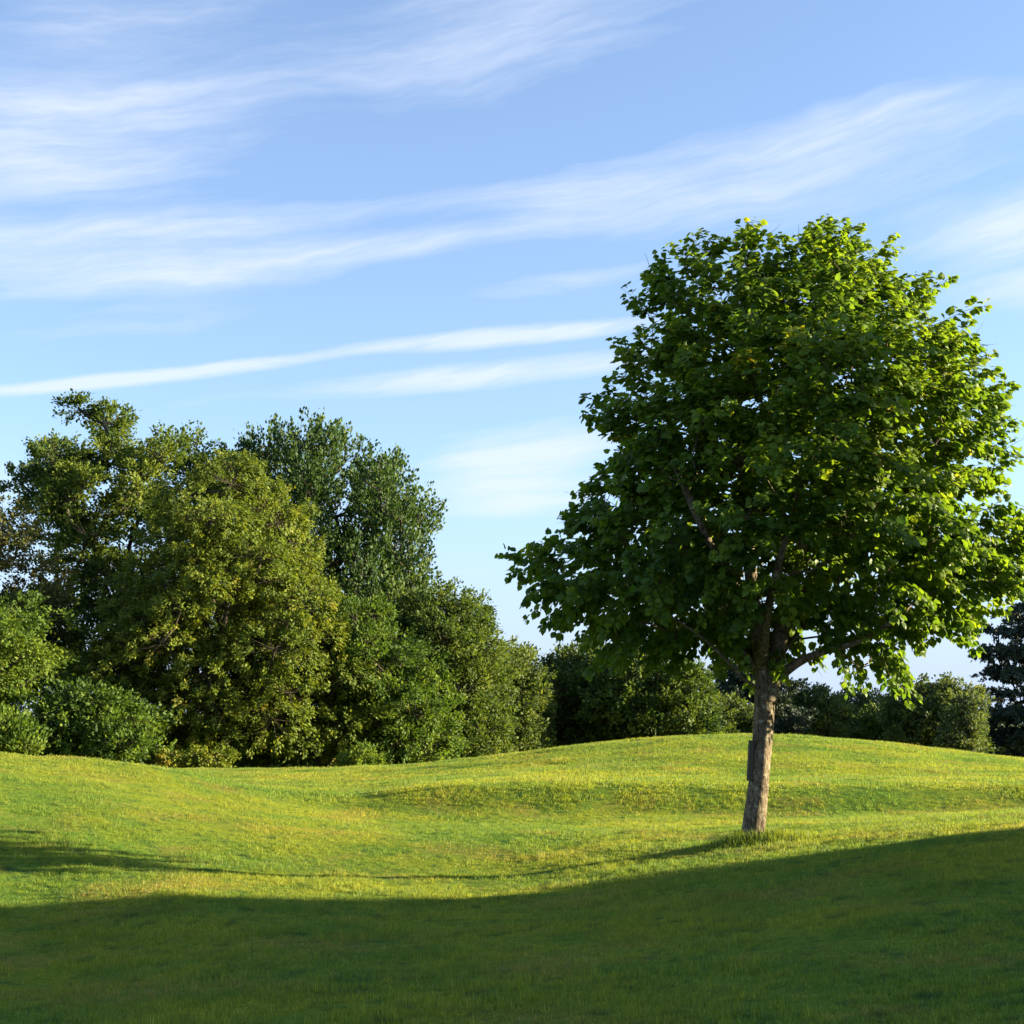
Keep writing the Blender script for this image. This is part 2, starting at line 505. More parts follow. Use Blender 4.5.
def tube(name, pts, rs, k=20, rough=0.06, seed=0, flare=0.0, sub=5):
    """smooth tapered trunk following pts, with ribs and lumps"""
    pts = np.asarray(pts, float); rs = np.asarray(rs, float)
    n = len(pts); t = np.linspace(0, n-1, (n-1)*sub+1)
    i = np.clip(t.astype(int), 0, n-2); f = (t-i)[:, None]
    p0 = pts[np.clip(i-1, 0, n-1)]; p1 = pts[i]; p2 = pts[i+1]; p3 = pts[np.clip(i+2, 0, n-1)]
    C = 0.5*((2*p1)+(-p0+p2)*f+(2*p0-5*p1+4*p2-p3)*f**2+(-p0+3*p1-3*p2+p3)*f**3)
    rr_ = rs[i]*(1-f[:, 0]) + rs[i+1]*f[:, 0]
    T = norm(np.gradient(C, axis=0))
    u = norm(np.cross(T, np.array([[0, 1.0, 0]]))); w = np.cross(T, u)
    th = np.arange(k)*2*np.pi/k
    hgt = C[:, 2]-C[0, 2]
    rg = np.random.default_rng(seed); ph = rg.random(8)*6.28
    R_ = rr_[:, None]*(1 + rough*(np.sin(3*th[None]+ph[0]+hgt[:, None]*1.1)*.5 + np.sin(5*th[None]+ph[1]-hgt[:, None]*2.3)*.35
         + np.sin(2*th[None]+hgt[:, None]*6+ph[2])*.4 + np.sin(8*th[None]+hgt[:, None]*4+ph[3])*.25))
    R_ = R_*(1 + flare*np.exp(-hgt/0.16)[:, None]*(0.6+0.5*np.maximum(np.sin(4*th+ph[4]), -0.4))[None])
    v = C[:, None] + R_[..., None]*(np.cos(th)[None, :, None]*u[:, None]+np.sin(th)[None, :, None]*w[:, None])
    m = len(C); v = v.reshape(-1, 3)
    a = np.arange(m-1)[:, None]*k; ii = np.arange(k)[None]; jj = (ii+1) % k
    q = np.stack([a+ii, a+k+ii, a+k+jj, a+jj], -1).reshape(-1, 4)
    loops = np.concatenate([q.ravel(), np.arange(k)+(m-1)*k])
    st = np.concatenate([np.arange(len(q))*4, [len(q)*4]]); tot = np.concatenate([np.full(len(q), 4), [k]])
    return np_mesh(name, v, loops, st, tot)

UP = np.array([0, 0, 1.0])

def make_tree(name, label, cat, outline, Y, trunk_px, leafmat, barkmat, seed, *, group=None, hd=3.0, D=2.5,
              clumps=60, crad=1.1, csq=(1, 1, .7), twigs=14, leaves=24, twig_len=.35, spread=.16, leaf=.14,
              up_bias=0.3, droop=0.0, shell=.45, trunk_r=.25, trunk_top=.45, mind=.9, template=LEAF_QUAD, tint_mean=.45,
              tint_clump=.16, tint_leaf=.14, side_gain=0.0, surf=.55, inset=.35, trunk_lean=0.0, tip=.008, flatleaf=0.5, layer=0.0, hi_mix=0.0, sides=5):
    twigs = int(twigs*1.35); leaves = int(leaves*1.3); leaf = leaf*1.22; spread = spread*.8
    rng = np.random.default_rng(seed)
    poly = np.array([XZ(px, r, Y) for px, r in outline])
    bx = px_x(trunk_px, Y); bz = tz(bx, Y) - 0.03
    top = poly[:, 1].max()
    base = np.array([bx, Y, bz])
    Cn = volume_points(rng, poly, Y, clumps, hd, D, mind, inset=inset*crad, surf=surf)
    # trunk up to part of the crown
    H = (top-bz)*trunk_top
    nodes = [base + np.array([trunk_lean*t*H + rng.normal(0, .03*H*t), rng.normal(0, .02*H), H*t]) for t in np.linspace(0, 1, 6)]
    nodes[0] = base
    sk = Skeleton(rng, 0.30)
    ids = sk.chain(nodes)
    sk.grow(Cn, nodes[2], step=0.9, start=2)
    csz = crad*(0.7+0.6*rng.random(len(Cn)))
    if layer:
        q = (Cn[:, 2]/layer); Cn[:, 2] = Cn[:, 2] - (q-np.round(q))*layer*.85
    # twigs in every clump, mostly near its skin
    n = len(Cn)*twigs
    ci = np.repeat(np.arange(len(Cn)), twigs)
    dr = rand_dirs(rng, n)
    dr[:, 2] = dr[:, 2]*0.8 + 0.15; dr = norm(dr)
    rr_ = (shell + (1-shell)*rng.random(n)) * csz[ci]
    tp = Cn[ci] + dr*rr_[:, None]*np.array(csq)
    gz = terrain_z(tp[:, 0], tp[:, 1]) + 0.15
    tp[:, 2] = np.maximum(tp[:, 2], gz)
    td = norm(dr*0.8 + np.array([0, 0, up_bias]) + rand_dirs(rng, n)*0.35)
    # leaves along each twig
    N = n*leaves
    ti = np.repeat(np.arange(n), leaves)
    t = rng.random(N)
    P = tp[ti] + td[ti]*(t*twig_len)[:, None] + rng.normal(0, spread, (N, 3))*np.array([1, 1, flatleaf+.4])
    P[:, 2] -= droop*t*t*twig_len
    out = norm(P-Cn[ci[ti]])
    nr = norm(out*0.85 + UP*0.45 + rand_dirs(rng, N)*0.6)
    ax = norm(td[ti]*0.6 + out*0.4 - UP*(0.25+droop*.5) + rand_dirs(rng, N)*0.7 + UP*up_bias*.6)
    ct = rng.normal(0, tint_clump, len(Cn)); tt = rng.normal(0, tint_clump*.6, n)
    tint = tint_mean + ct[ci[ti]] + tt[ti] + rng.normal(0, tint_leaf, N)
    if hi_mix:
        hot = rng.random(n) < hi_mix
        tint = tint + 0.45*hot[ti]
    size = leaf*(0.65+0.7*rng.random(N))
    root = empty(name, base)
    off = base
    crown = link('crown', leaves_mesh('crown', P-off, ax, nr, size, tint, template), leafmat, root)
    # limbs: clump skeleton, then short shoots to every twig
    A = []; B = []; ra = []; rb = []
    r = sk.radii(tip=tip*2.2)
    sc_ = trunk_r/r[0] if r[0] > 0 else 1
    r = np.maximum(r*sc_, tip*.6)
    Pn = np.array(sk.P)
    for i in range(6, len(Pn)):
        j = sk.par[i]
        A.append(Pn[j]); B.append(Pn[i]); ra.append(min(r[j], r[i]*1.35)); rb.append(r[i])
    kk = rng.random(n) < 0.6
    A = np.array(A + list(Cn[ci][kk])); B = np.array(B + list((tp+td*twig_len*.8)[kk]))
    ra = np.array(ra + [tip*1.2]*kk.sum()); rb = np.array(rb + [tip*.5]*kk.sum())
    link('branches', frusta('branches', A-off, B-off, ra, rb, 4), barkmat, root)
    tr = np.linspace(trunk_r*1.1, max(r[5], trunk_r*.45), 6)
    link('trunk', tube('trunk', np.array(nodes)-off, tr, k=12, rough=.05, seed=seed, flare=.25), barkmat, root)
    tag(root, label, cat, group)
    return root

# ------------------------------------------------------------------ materials
soil = ground_material()
blade = blade_material()
bark_grey = bark_material('grey_brown_bark', (.105, .078, .048), (.185, .140, .088), (.29, .25, .175), 1.0, 1.0)
bark_dark = bark_material('dark_bark', (.045, .035, .025), (.075, .06, .045), (.10, .09, .07), .5, .5)

m_main = leaf_material('leaf_lime', [(0, (.022, .060, .010)), (.35, (.060, .122, .013)), (.62, (.140, .215, .018)), (.85, (.22, .28, .022)), (1, (.44, .34, .03))], trans=.55, rough=.5, spec=.3)
m_oak = leaf_material('leaf_oak', [(0, (.018, .037, .010)), (.5, (.078, .120, .018)), (1, (.17, .20, .028))])
m_olive = leaf_material('leaf_olive', [(0, (.034, .060, .012)), (.4, (.108, .148, .018)), (.7, (.180, .205, .026)), (1, (.26, .22, .035))])
m_poplar = leaf_material('leaf_poplar', [(0, (.018, .042, .014)), (.5, (.048, .090, .020)), (1, (.11, .15, .035))], trans=.35)
m_fresh = leaf_material('leaf_fresh', [(0, (.028, .058, .010)), (.5, (.085, .140, .018)), (1, (.18, .23, .03))])
m_mid = leaf_material('leaf_mid', [(0, (.024, .048, .012)), (.5, (.070, .110, .020)), (1, (.15, .18, .035))])
m_far = leaf_material('leaf_far', [(0, (.038, .060, .018)), (.5, (.092, .130, .032)), (1, (.18, .20, .05))])
m_pale = leaf_material('leaf_pale', [(0, (.04, .06, .022)), (.5, (.085, .12, .035)), (1, (.19, .20, .06))])
m_rust = leaf_material('leaf_rust', [(0, (.025, .04, .012)), (.5, (.080, .098, .024)), (1, (.18, .145, .045))])
m_cedar = leaf_material('leaf_cedar', [(0, (.020, .032, .022)), (.5, (.040, .060, .038)), (1, (.08, .09, .055))], trans=.12)

# ------------------------------------------------------------------ ground
ground = build_ground(soil)
grass = build_grass(blade)

# ------------------------------------------------------------------ background trees
def bg():
    G = 'trees along the edge of the lawn'
    make_tree('open_crowned_tree', 'tall open-crowned oak-like tree at the left with sky showing between its clumps', 'tree',
        [(6,474),(14,452),(36,434),(56,412),(82,396),(104,368),(124,394),(140,414),(165,430),(186,422),(200,440),(216,462),(216,560),(190,640),(130,700),(60,700),(40,620),(48,570),(22,520),(8,495)],
        70, 118, m_oak, bark_dark, 11, group=G, hd=4.6, D=3, clumps=84, crad=1.1, inset=.7, twigs=19, leaves=28, leaf=.145, twig_len=.45, spread=.17, mind=1.15, trunk_r=.42, trunk_top=.55, tip=.016, tint_mean=.5)
    make_tree('poplar_tree', 'tall dark blue-green poplar-like tree with upswept shoots rising behind the golden one', 'tree',
        [(198,452),(224,440),(242,452),(264,446),(290,436),(325,428),(352,438),(366,450),(392,450),(424,456),(424,474),(416,492),(442,506),(436,530),(446,550),(434,580),(445,620),(440,765),(240,765),(225,600),(212,500)],
        74, 320, m_poplar, bark_dark, 12, group=G, hd=4.2, D=2.4, clumps=170, crad=1.15, inset=.7, csq=(.9,.85,1.1), twigs=15, leaves=24, leaf=.16, twig_len=1.1, up_bias=1.3, spread=.14, mind=1.0, trunk_r=.4, trunk_top=.6, tip=.014)
    make_tree('golden_green_tree', 'broad olive and gold tinged tree with layered hanging foliage reaching down to the lawn', 'tree',
        [(205,446),(236,450),(270,480),(300,520),(308,556),(336,596),(352,636),(370,672),(362,692),(372,730),(370,768),(100,768),(70,740),(60,690),(95,640),(128,590),(140,555),(160,530),(175,490)],
        62, 215, m_olive, bark_dark, 13, group=G, hd=5.2, D=4, clumps=150, crad=1.3, csq=(1,1,.55), twigs=38, leaves=24, leaf=.12, twig_len=.25, spread=.12, droop=.4, up_bias=-.05, shell=.72, mind=1.2, inset=.45, trunk_r=.4, trunk_top=.5, surf=.4, tint_mean=.44, tint_clump=.07, hi_mix=.02)
    make_tree('rusty_tree', 'reddish-green drooping tree cut by the left edge of the frame', 'tree',
        [(-90,520),(-40,497),(-4,500),(22,524),(36,548),(58,560),(64,600),(60,650),(66,700),(40,716),(-90,716)],
        60, -40, m_rust, bark_dark, 14, group=G, hd=3.2, D=2.0, clumps=78, crad=1.0, twigs=15, leaves=22, leaf=.13, twig_len=.45, droop=.6, mind=.9, trunk_r=.28, trunk_top=.7, tint_mean=.45)
    make_tree('bright_green_tree', 'lighter green low-branched tree at the left edge, below the reddish one', 'tree',
        [(-70,610),(0,598),(30,612),(48,636),(60,655),(48,675),(28,700),(-10,720),(-70,730)],
        55, -30, m_fresh, bark_dark, 15, group=G, hd=2.4, D=2, clumps=26, crad=1.0, csq=(1.3,1,.42), twigs=22, leaves=24, leaf=.12, twig_len=.5, droop=.5, mind=.9, trunk_r=.2, trunk_top=.6, tint_mean=.5)
    make_tree('fresh_green_tree', 'bright fresh green bushy tree just right of the golden one', 'tree',
        [(322,612),(350,602),(376,606),(396,625),(420,650),(446,685),(452,720),(448,768),(340,768),(335,700)],
        63, 395, m_fresh, bark_dark, 16, group=G, hd=2.6, D=2.2, clumps=62, crad=1.0, csq=(.9,.9,.7), twigs=24, leaves=26, leaf=.12, twig_len=.35, droop=.4, shell=.75, mind=1.0, trunk_r=.2, trunk_top=.5, tint_mean=.42, surf=.4)
    make_tree('rounded_green_tree', 'rounded mid green tree at the right end of the big left group', 'tree',
        [(398,606),(430,596),(456,592),(474,604),(486,628),(498,652),(496,700),(504,768),(420,768),(430,700),(410,660)],
        67, 465, m_mid, bark_dark, 17, group=G, hd=3, D=2.5, clumps=66, crad=1.1, csq=(.9,.9,.75), twigs=22, leaves=28, leaf=.125, twig_len=.4, shell=.7, mind=1.05, trunk_r=.22, trunk_top=.5, tint_mean=.5, surf=.4)
    S = 'bushes at the edge of the lawn'
    make_tree('leafy_bush', 'large glossy green bush rising behind the left mound', 'bush',
        [(24,742),(50,712),(80,690),(105,698),(130,712),(150,738),(168,768),(30,768)],
        54, 95, m_fresh, bark_dark, 18, group=S, hd=1.8, D=1.4, clumps=34, crad=.7, csq=(1.2,1,.55), twigs=18, leaves=20, leaf=.13, twig_len=.55, mind=.6, trunk_r=.08, trunk_top=.4, tint_mean=.3, surf=.4, spread=.12)
    make_tree('leafy_bush', 'small light green bush at the left edge, just over the crest of the mound', 'bush',
        [(-60,735),(-20,722),(12,724),(32,735),(34,758),(-60,760)],
        47, -8, m_fresh, bark_dark, 19, group=S, hd=1.2, D=.8, clumps=22, crad=.42, twigs=12, leaves=20, leaf=.10, twig_len=.5, up_bias=1.0, mind=.4, trunk_r=.06, trunk_top=.4, tint_mean=.5, spread=.10)
    make_tree('low_shrub', 'low brownish gold shrub at the foot of the golden green tree', 'shrub',
        [(162,756),(176,748),(205,752),(222,748),(238,754),(240,772),(160,772)],
        55, 200, m_olive, bark_dark, 20, group=S, hd=.8, D=.6, clumps=20, crad=.36, twigs=10, leaves=20, leaf=.10, twig_len=.2, mind=.3, trunk_r=.05, trunk_top=.4, tint_mean=.55, spread=.08, droop=.4)
    make_tree('low_shrub', 'small pale green shrub at the foot of the fresh green tree', 'shrub',
        [(346,756),(360,748),(374,754),(384,770),(346,770)],
        56, 363, m_fresh, bark_dark, 21, group=S, hd=.7, D=.5, clumps=12, crad=.34, twigs=10, leaves=20, leaf=.10, twig_len=.2, mind=.3, trunk_r=.04, trunk_top=.4, tint_mean=.6, spread=.08)
    B = 'trees of the far belt behind the mound'
    def belt(label, outline, Y, tpx, mat, seed, **k):
        kw = dict(group=B, hd=3, D=2.4, clumps=42, crad=1.15, csq=(.9,.9,.75), twigs=20, leaves=24, leaf=.17, twig_len=.5, spread=.18, shell=.6, mind=1.1, trunk_r=.22, trunk_top=.5, surf=.4, tint_mean=.45, tip=.014)
        kw.update(k)
        make_tree('belt_tree', label, 'tree', outline, Y, tpx, mat, bark_dark, seed, **kw)
    belt('dull brown-green tree just right of the rounded green tree', [(484,664),(504,652),(520,658),(532,668),(538,690),(538,765),(484,765)], 76, 520, m_far, 30, tint_mean=.4)
    belt('very dark green tree in the far belt left of the paler olive one', [(528,672),(552,658),(590,655),(604,680),(606,760),(528,762)], 82, 568, m_far, 31, tint_mean=.3)
    belt('wide olive green tree under the left side of the big lime crown', [(580,676),(600,660),(628,652),(660,652),(690,664),(712,690),(708,752),(584,756)], 79, 645, m_mid, 32, clumps=60, tint_mean=.42)
    belt('low dark tree on the left of the lime trunk, behind the top of the mound', [(690,712),(712,704),(740,710),(760,716),(762,748),(690,748)], 92, 726, m_far, 33, clumps=30, hd=2, D=1.4, tint_mean=.35)
    belt('dark rounded tree just right of the lime trunk', [(762,712),(780,702),(806,692),(830,694),(842,712),(842,750),(762,750)], 104, 805, m_far, 34, clumps=36, hd=2.4, D=1.8, tint_mean=.35)
    belt('dark tree of middle height under the lowest hanging shoots of the lime', [(832,708),(855,696),(878,698),(892,714),(892,752),(832,752)], 107, 862, m_far, 35, clumps=30, hd=2.4, D=1.8, tint_mean=.42)
    belt('low green tree between the dark ones and the pale one', [(862,724),(885,712),(905,716),(914,735),(910,756),(862,756)], 97, 888, m_mid, 36, clumps=26, hd=1.8, D=1.4, tint_mean=.4)
    belt('pale grey-green willow-like tree left of the dark cedar', [(890,712),(902,694),(924,682),(948,690),(960,688),(972,702),(974,762),(892,758)], 92, 934, m_pale, 37, clumps=44, hd=2.6, D=2, up_bias=.6, tint_mean=.36)
    belt('small yellowish leafy tree in front of the dark cedar, with hanging twigs', [(952,708),(970,692),(978,704),(978,762),(946,760)], 87, 972, m_pale, 38, clumps=24, crad=.6, twigs=11, leaves=14, hd=1.2, D=1, droop=.8, tint_mean=.55, mind=.6)
    make_tree('conifer_tree', 'dark open conifer behind the lime trunk, sky showing through its left side', 'tree',
        [(742,628),(762,640),(782,668),(794,690),(806,722),(806,748),(692,748),(698,712),(706,676),(720,656)],
        97, 752, m_cedar, bark_dark, 40, group=B, hd=3.0, D=2.4, clumps=44, crad=1.0, csq=(1.1,1.1,.35), twigs=15, leaves=22, leaf=.22, twig_len=.4, spread=.15, mind=1.0, trunk_r=.25, trunk_top=.9, template=LEAF_QUAD)
    make_tree('cedar_tree', 'dark blue-green cedar with layered flat branches at the right edge of the frame', 'tree',
        [(1000,604),(1018,586),(1060,560),(1110,600),(1130,770),(984,768),(988,748),(972,728),(968,694),(980,688),(990,668),(972,650),(992,636),(980,622)],
        106, 1048, m_cedar, bark_dark, 41, hd=4.5, D=3, clumps=130, crad=1.5, csq=(1.25,1.1,.20), layer=1.55, twigs=22, leaves=24, leaf=.19, twig_len=.45, spread=.12, droop=.15, up_bias=0.0, mind=.9, trunk_r=.45, trunk_top=.92, inset=.6, flatleaf=.1)
bg()

# ------------------------------------------------------------------ the far wood closing the view
def far_wood():
    rng = np.random.default_rng(77)
    n = 260
    x = rng.uniform(-110, 110, n); y = rng.uniform(125, 150, n)
    h = rng.uniform(3.2, 5.2, n)
    N = n*700
    ci = np.repeat(np.arange(n), 700)
    d = rand_dirs(rng, N)*(.55+.45*rng.random(N))[:, None]
    P = np.stack([x[ci]+d[:, 0]*2.6, y[ci]+d[:, 1]*2.4, h[ci]*.5+d[:, 2]*h[ci]*.55+rng.normal(0, .25, N)], 1)
    P[:, 2] = np.maximum(P[:, 2], .1)-1.1
    nr = norm(d+UP*.6+rand_dirs(rng, N)*.7)
    me = leaves_mesh('distant_wood', P, rand_dirs(rng, N), nr, .42*(.6+.7*rng.random(N)), .35+rng.normal(0, .14, n)[ci]+rng.normal(0, .1, N), LEAF_QUAD)
    o = link('distant_wood', me, m_far)
    tag(o, 'far dark woodland seen as one mass between the trees of the belt', 'wood', kind='stuff')
far_wood()

# ------------------------------------------------------------------ the lime tree on the lawn
def lime_tree():
    rng = np.random.default_rng(3)
    Y = 20.0
    def W(px, r, y=Y):
        x, z = XZ(px, r, y); return np.array([x, y, z])
    bx = px_x(752.5, Y, .15); bz = tz(bx, Y)
    base = np.array([bx, Y, bz])
    root = empty('lime_tree', base)
    tag(root, 'full-crowned lime tree with a pale leaning trunk standing alone on the lawn in front', 'tree')
    off = base
    pxm = Y/F
    # trunk
    tp = [W(752.5, 842), W(753.8, 830), W(757, 800), W(760.5, 765), W(763, 730), W(764.5, 705), W(766, 688), W(764, 668), W(759, 645), W(757, 610)]
    tp[0] = np.array([tp[0][0], Y, bz-.06])
    tr = np.array([11.6, 10.7, 10.1, 9.7, 9.5, 10.2, 11.2, 8.4, 6.6, 5.3])*pxm
    link('trunk', tube('trunk', np.array(tp)-off, tr, k=32, rough=.065, seed=2, flare=.38, sub=8), bark_grey, root)
    # main limbs
    sk = Skeleton(rng, 0.22)
    tid = sk.chain([tp[0], tp[3], tp[5], tp[6], tp[7], tp[8], tp[9]])
    limbs = []
    def limb(start_id, start, pts, r0, r1):
        ids = sk.chain(pts, start_id)
        P = [start]+pts
        limbs.append((P, np.linspace(r0, r1, len(P))*pxm))
        return ids
    limb(tid[3], W(766, 700), [W(773, 676), W(777, 655), W(783, 625, 20.1), W(792, 585, 20.2), W(806, 530, 20.2), W(818, 460, 20.3), W(822, 380, 20.2)], 11, 3)
    limb(tid[3], W(772, 684), [W(785, 672, 19.9), W(803, 660, 19.8), W(826, 651, 19.6), W(862, 640, 19.3), W(905, 612, 19.2)], 5.6, 2)
    limb(tid[5], tp[8], [W(752, 590, 19.9), W(748, 540, 19.8), W(742, 470, 19.8), W(738, 390, 19.8), W(744, 310, 19.9)], 7.5, 2.5)
    limb(tid[4], W(758, 668), [W(738, 648, 20.2), W(712, 624, 20.5), W(672, 598, 20.8), W(625, 570, 21)], 4, 1.4)
    limb(tid[3], W(762, 690), [W(744, 679, 19.6), W(728, 662, 19.3), W(700, 636, 19.1), W(655, 606, 18.9)], 2.0, 1.0)
    limb(tid[4], W(762, 668), [W(764, 640, 19.4), W(770, 600, 18.9), W(784, 545, 18.4), W(800, 480, 18.1)], 6, 2)
    limb(tid[4], W(766, 668), [W(780, 640, 20.7), W(800, 600, 21.3), W(830, 550, 21.9), W(850, 480, 22.2)], 6, 2)
    limb(tid[5], W(757, 630), [W(735, 585, 20.8), W(712, 535, 21.4), W(690, 470, 21.8)], 5, 2)
    limb(tid[5], W(757, 615), [W(728, 575, 19.2), W(698, 520, 18.6), W(672, 460, 18.4)], 5, 2)
    for P, r_ in limbs:
        o = link('limb', tube('limb', np.array(P)-off, r_, k=14, rough=.05, seed=len(P), sub=6), bark_grey, root)
    # crown outline
    outl = [(868,213),(890,226),(884,244),(898,262),(893,276),(925,276),(962,292),(952,306),(945,318),(968,322),(985,338),(982,352),(1018,356),(1010,372),(995,385),(1008,402),(1004,424),(994,436),(1018,452),
            (1014,476),(988,486),(1000,498),(1050,506),(1066,545),(1045,590),(1012,592),(996,606),(984,632),(955,622),(938,632),(955,652),(940,662),(918,640),(900,640),(905,672),(890,694),(868,690),(850,668),(820,655),
            (790,652),(770,655),(740,668),(715,655),(690,668),(660,660),(640,668),(612,668),(584,664),(576,650),(590,636),(566,624),(540,622),(545,602),(518,600),(530,588),(515,570),(488,578),(497,556),(520,534),(542,526),(566,520),
            (562,500),(586,484),(586,462),(598,446),(584,420),(596,404),(590,378),(606,356),(630,348),(622,318),(634,298),(630,278),(648,262),(664,248),(690,244),(702,228),(728,232),(744,218),(764,212),(762,232),(775,240),(792,222),(812,212),(832,218),(848,214)]
    poly = np.array([XZ(a, b, Y) for a, b in outl])
    poly[:, 1] = bz + (poly[:, 1]-bz)*np.where(poly[:, 1] > 7.2, .985, .968)
    Cn = volume_points(rng, poly, Y, 520, 3.0, 2.6, .44, inset=.28, surf=.62, edge=.6)
    Cn = Cn[~((np.abs(Cn[:, 0]-tp[5][0]) < .75) & (np.abs(Cn[:, 1]-Y) < 1.2) & (Cn[:, 2] < row_z(Y, 662)))]
    start = 2
    sk.grow(Cn, tp[6], step=0.35, wob=.10, start=start, up=.7)
    # long shoots fanning out of every bough end, each carrying side twiglets of leaves
    tw = 3
    ctrim = rng.random(len(Cn))
    n = len(Cn)*tw
    ci = np.repeat(np.arange(len(Cn)), tw)
    ctr = np.array([W(768, 480)[0], Y, row_z(Y, 560)])
    outd = norm(Cn-ctr)
    tpz = Cn[ci] + rng.normal(0, .10, (n, 3))
    td = norm(outd[ci]*.85 + UP*.14 + rand_dirs(rng, n)*.62)
    tl = .38+.46*rng.random(n)
    lv = 45
    N = n*lv; ti = np.repeat(np.arange(n), lv); k = np.tile(np.arange(lv), n)
    t = (k//3+.5)/(lv/3)
    pos = tpz[ti] + td[ti]*(t*tl[ti])[:, None]
    pos[:, 2] -= .16*t*t
    rd = rand_dirs(rng, N); sd = norm(rd-td[ti]*(rd*td[ti]).sum(1)[:, None])
    sd[:, 2] *= .55
    pet = norm(sd*.9 + td[ti]*.5 - UP*.15)
    P = pos + pet*((.03+.13*rng.random(N))*(1.15-.6*t))[:, None]
    kl = poly_dist(poly, P[:, 0], P[:, 2]+.03) > (-.34+.40*ctrim)[ci[ti]]+.08*rng.random(N)
    P, pet, t, ti = P[kl], pet[kl], t[kl], ti[kl]; N = len(P)
    o_ = norm(P-ctr)
    nr = norm(UP*.6 + o_*.4 + rand_dirs(rng, N)*.7)
    ax = norm(pet*.7 - UP*.55 + o_*.15 + rand_dirs(rng, N)*.25)
    ct = rng.normal(0, .05, len(Cn)); tt = rng.normal(0, .05, n)
    hi = np.clip((tpz[:, 2]-ctr[2])/2.5, -1, 1)*.05 + np.clip((tpz[:, 0]-ctr[0])/2.5, -1, 1)*.03  # leaf tint rises toward the sunny top and right, sunlight painted in colour
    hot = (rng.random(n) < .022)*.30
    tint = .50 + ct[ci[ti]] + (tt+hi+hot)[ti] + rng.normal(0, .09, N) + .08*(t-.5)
    size = .104*(.55+.8*rng.random(N))*(1.1-.3*t)
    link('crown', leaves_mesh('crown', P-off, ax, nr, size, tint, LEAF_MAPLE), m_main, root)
    r = np.clip(sk.radii(tip=.0062), .0045, .05)
    Pn = np.array(sk.P); A = []; B = []; ra = []; rb = []
    nfix = len(tid)+sum(len(P)-1 for P, _ in limbs)
    for i in range(nfix, len(Pn)):
        j = sk.par[i]
        A.append(Pn[j]); B.append(Pn[i]); ra.append(min(r[j], r[i]*1.3)); rb.append(r[i])
    mids = tpz+td*tl[:, None]*.5-UP*.04
    tips = tpz+td*tl[:, None]*.88-UP*.125
    kp = poly_dist(poly, tips[:, 0], tips[:, 2]) > -.22
    tips = np.where(kp[:, None], tips, mids+td*.02)
    A = np.array(A+list(Cn[ci])+list(tpz)+list(mids)); B = np.array(B+list(tpz)+list(mids)+list(tips))
    ra = np.array(ra+[.0055]*n+[.0045]*n+[.003]*n); rb = np.array(rb+[.0045]*n+[.003]*n+[.0015]*n)
    link('branches', frusta('branches', A-off, B-off, ra, rb, 5), bark_grey, root)
    return base, tp, pxm
LB, LT, PXM = lime_tree()

# ------------------------------------------------------------------ board on the trunk
def board():
    import bmesh
    m, nt, out = new_mat('weathered_board')
    tc = nt.new('ShaderNodeTexCoord').outputs['Object']
    p = nt.new('ShaderNodeBsdfPrincipled')
    nt.put(p.inputs['Base Color'], nt.mix(nt.noise(tc, 18, 4), (.035, .028, .02, 1), (.09, .07, .05, 1)))
    p.inputs['Roughness'].default_value = .85
    nt.l.new(p.outputs[0], out.inputs[0])
    bm = bmesh.new()
    h = .56
    bmesh.ops.create_cube(bm, size=1.0, matrix=Matrix.Diagonal((.06, .15, h, 1)))
    bmesh.ops.bevel(bm, geom=bm.edges[:], offset=.006, segments=2, affect='EDGES')
    me = bpy.data.meshes.new('tree_board'); bm.to_mesh(me); bm.free()
    Y = LT[0][1]
    x0, z0 = XZ(750.0, 760.5, Y)
    o = link('tree_board', me, m)
    o.location = (x0, Y-.03, z0)
    o.rotation_euler = (0, rad(4.5), 0)
    tag(o, 'narrow dark board seen edge-on, fixed to the shaded left side of the lime trunk', 'board')
    for s in (-.2, .2):
        bm = bmesh.new()
        bmesh.ops.create_cone(bm, cap_ends=True, segments=10, radius1=.010, radius2=.007, depth=.02,
            matrix=Matrix.Translation((-.034, 0, s)) @ Matrix.Rotation(rad(-90), 4, 'Y'))
        me = bpy.data.meshes.new('nail_head'); bm.to_mesh(me); bm.free()
        link('nail_head', me, m, o)
board()

# ------------------------------------------------------------------ longer grass left unmown round the trunk
def long_grass():
    rng = np.random.default_rng(9)
    n = 5200
    a = rng.random(n)*6.283; r = .16+np.abs(rng.normal(0, .30, n))
    x = LB[0]+r*np.cos(a)*1.25+.05; y = LB[1]-.16+r*np.sin(a)*.8
    z = terrain_z(x, y)-.01
    h = (.07+.20*rng.random(n))*np.exp(-(r/.62)**2)+.03
    az = rng.random(n)*6.283
    ld = np.stack([np.cos(az), np.sin(az), np.zeros(n)], 1); le = np.abs(rng.normal(0, .5, n))[:, None]
    sd = norm(np.stack([-np.sin(az+rng.normal(0, .6, n)), np.cos(az), np.zeros(n)], 1))
    b = np.stack([x, y, z], 1); H = h[:, None]; w = .007
    mid = b+UP*H*.6+ld*le*H*.35; tip = b+UP*H*(1-.3*np.minimum(le, 1.3))+ld*le*H
    v = np.stack([b-sd*w*.5, b+sd*w*.5, mid+sd*w*.45, mid-sd*w*.45, tip], 1).reshape(-1, 3)
    k = np.arange(n)[:, None]*5
    loops = np.concatenate([k+np.array([[0, 1, 2, 3]]), k+np.array([[3, 2, 4]])], 1).ravel()
    tot = np.tile([4, 3], n); st = np.concatenate([[0], np.cumsum(tot)[:-1]])
    me = np_mesh('long_grass', v, loops, st, tot, smooth=False, attrs={'tint': np.repeat(rng.random(n)*.8, 5)})
    o = link('long_grass', me, blade)
    tag(o, 'ring of longer unmown grass around the foot of the lime trunk', 'grass', kind='stuff')
long_grass()

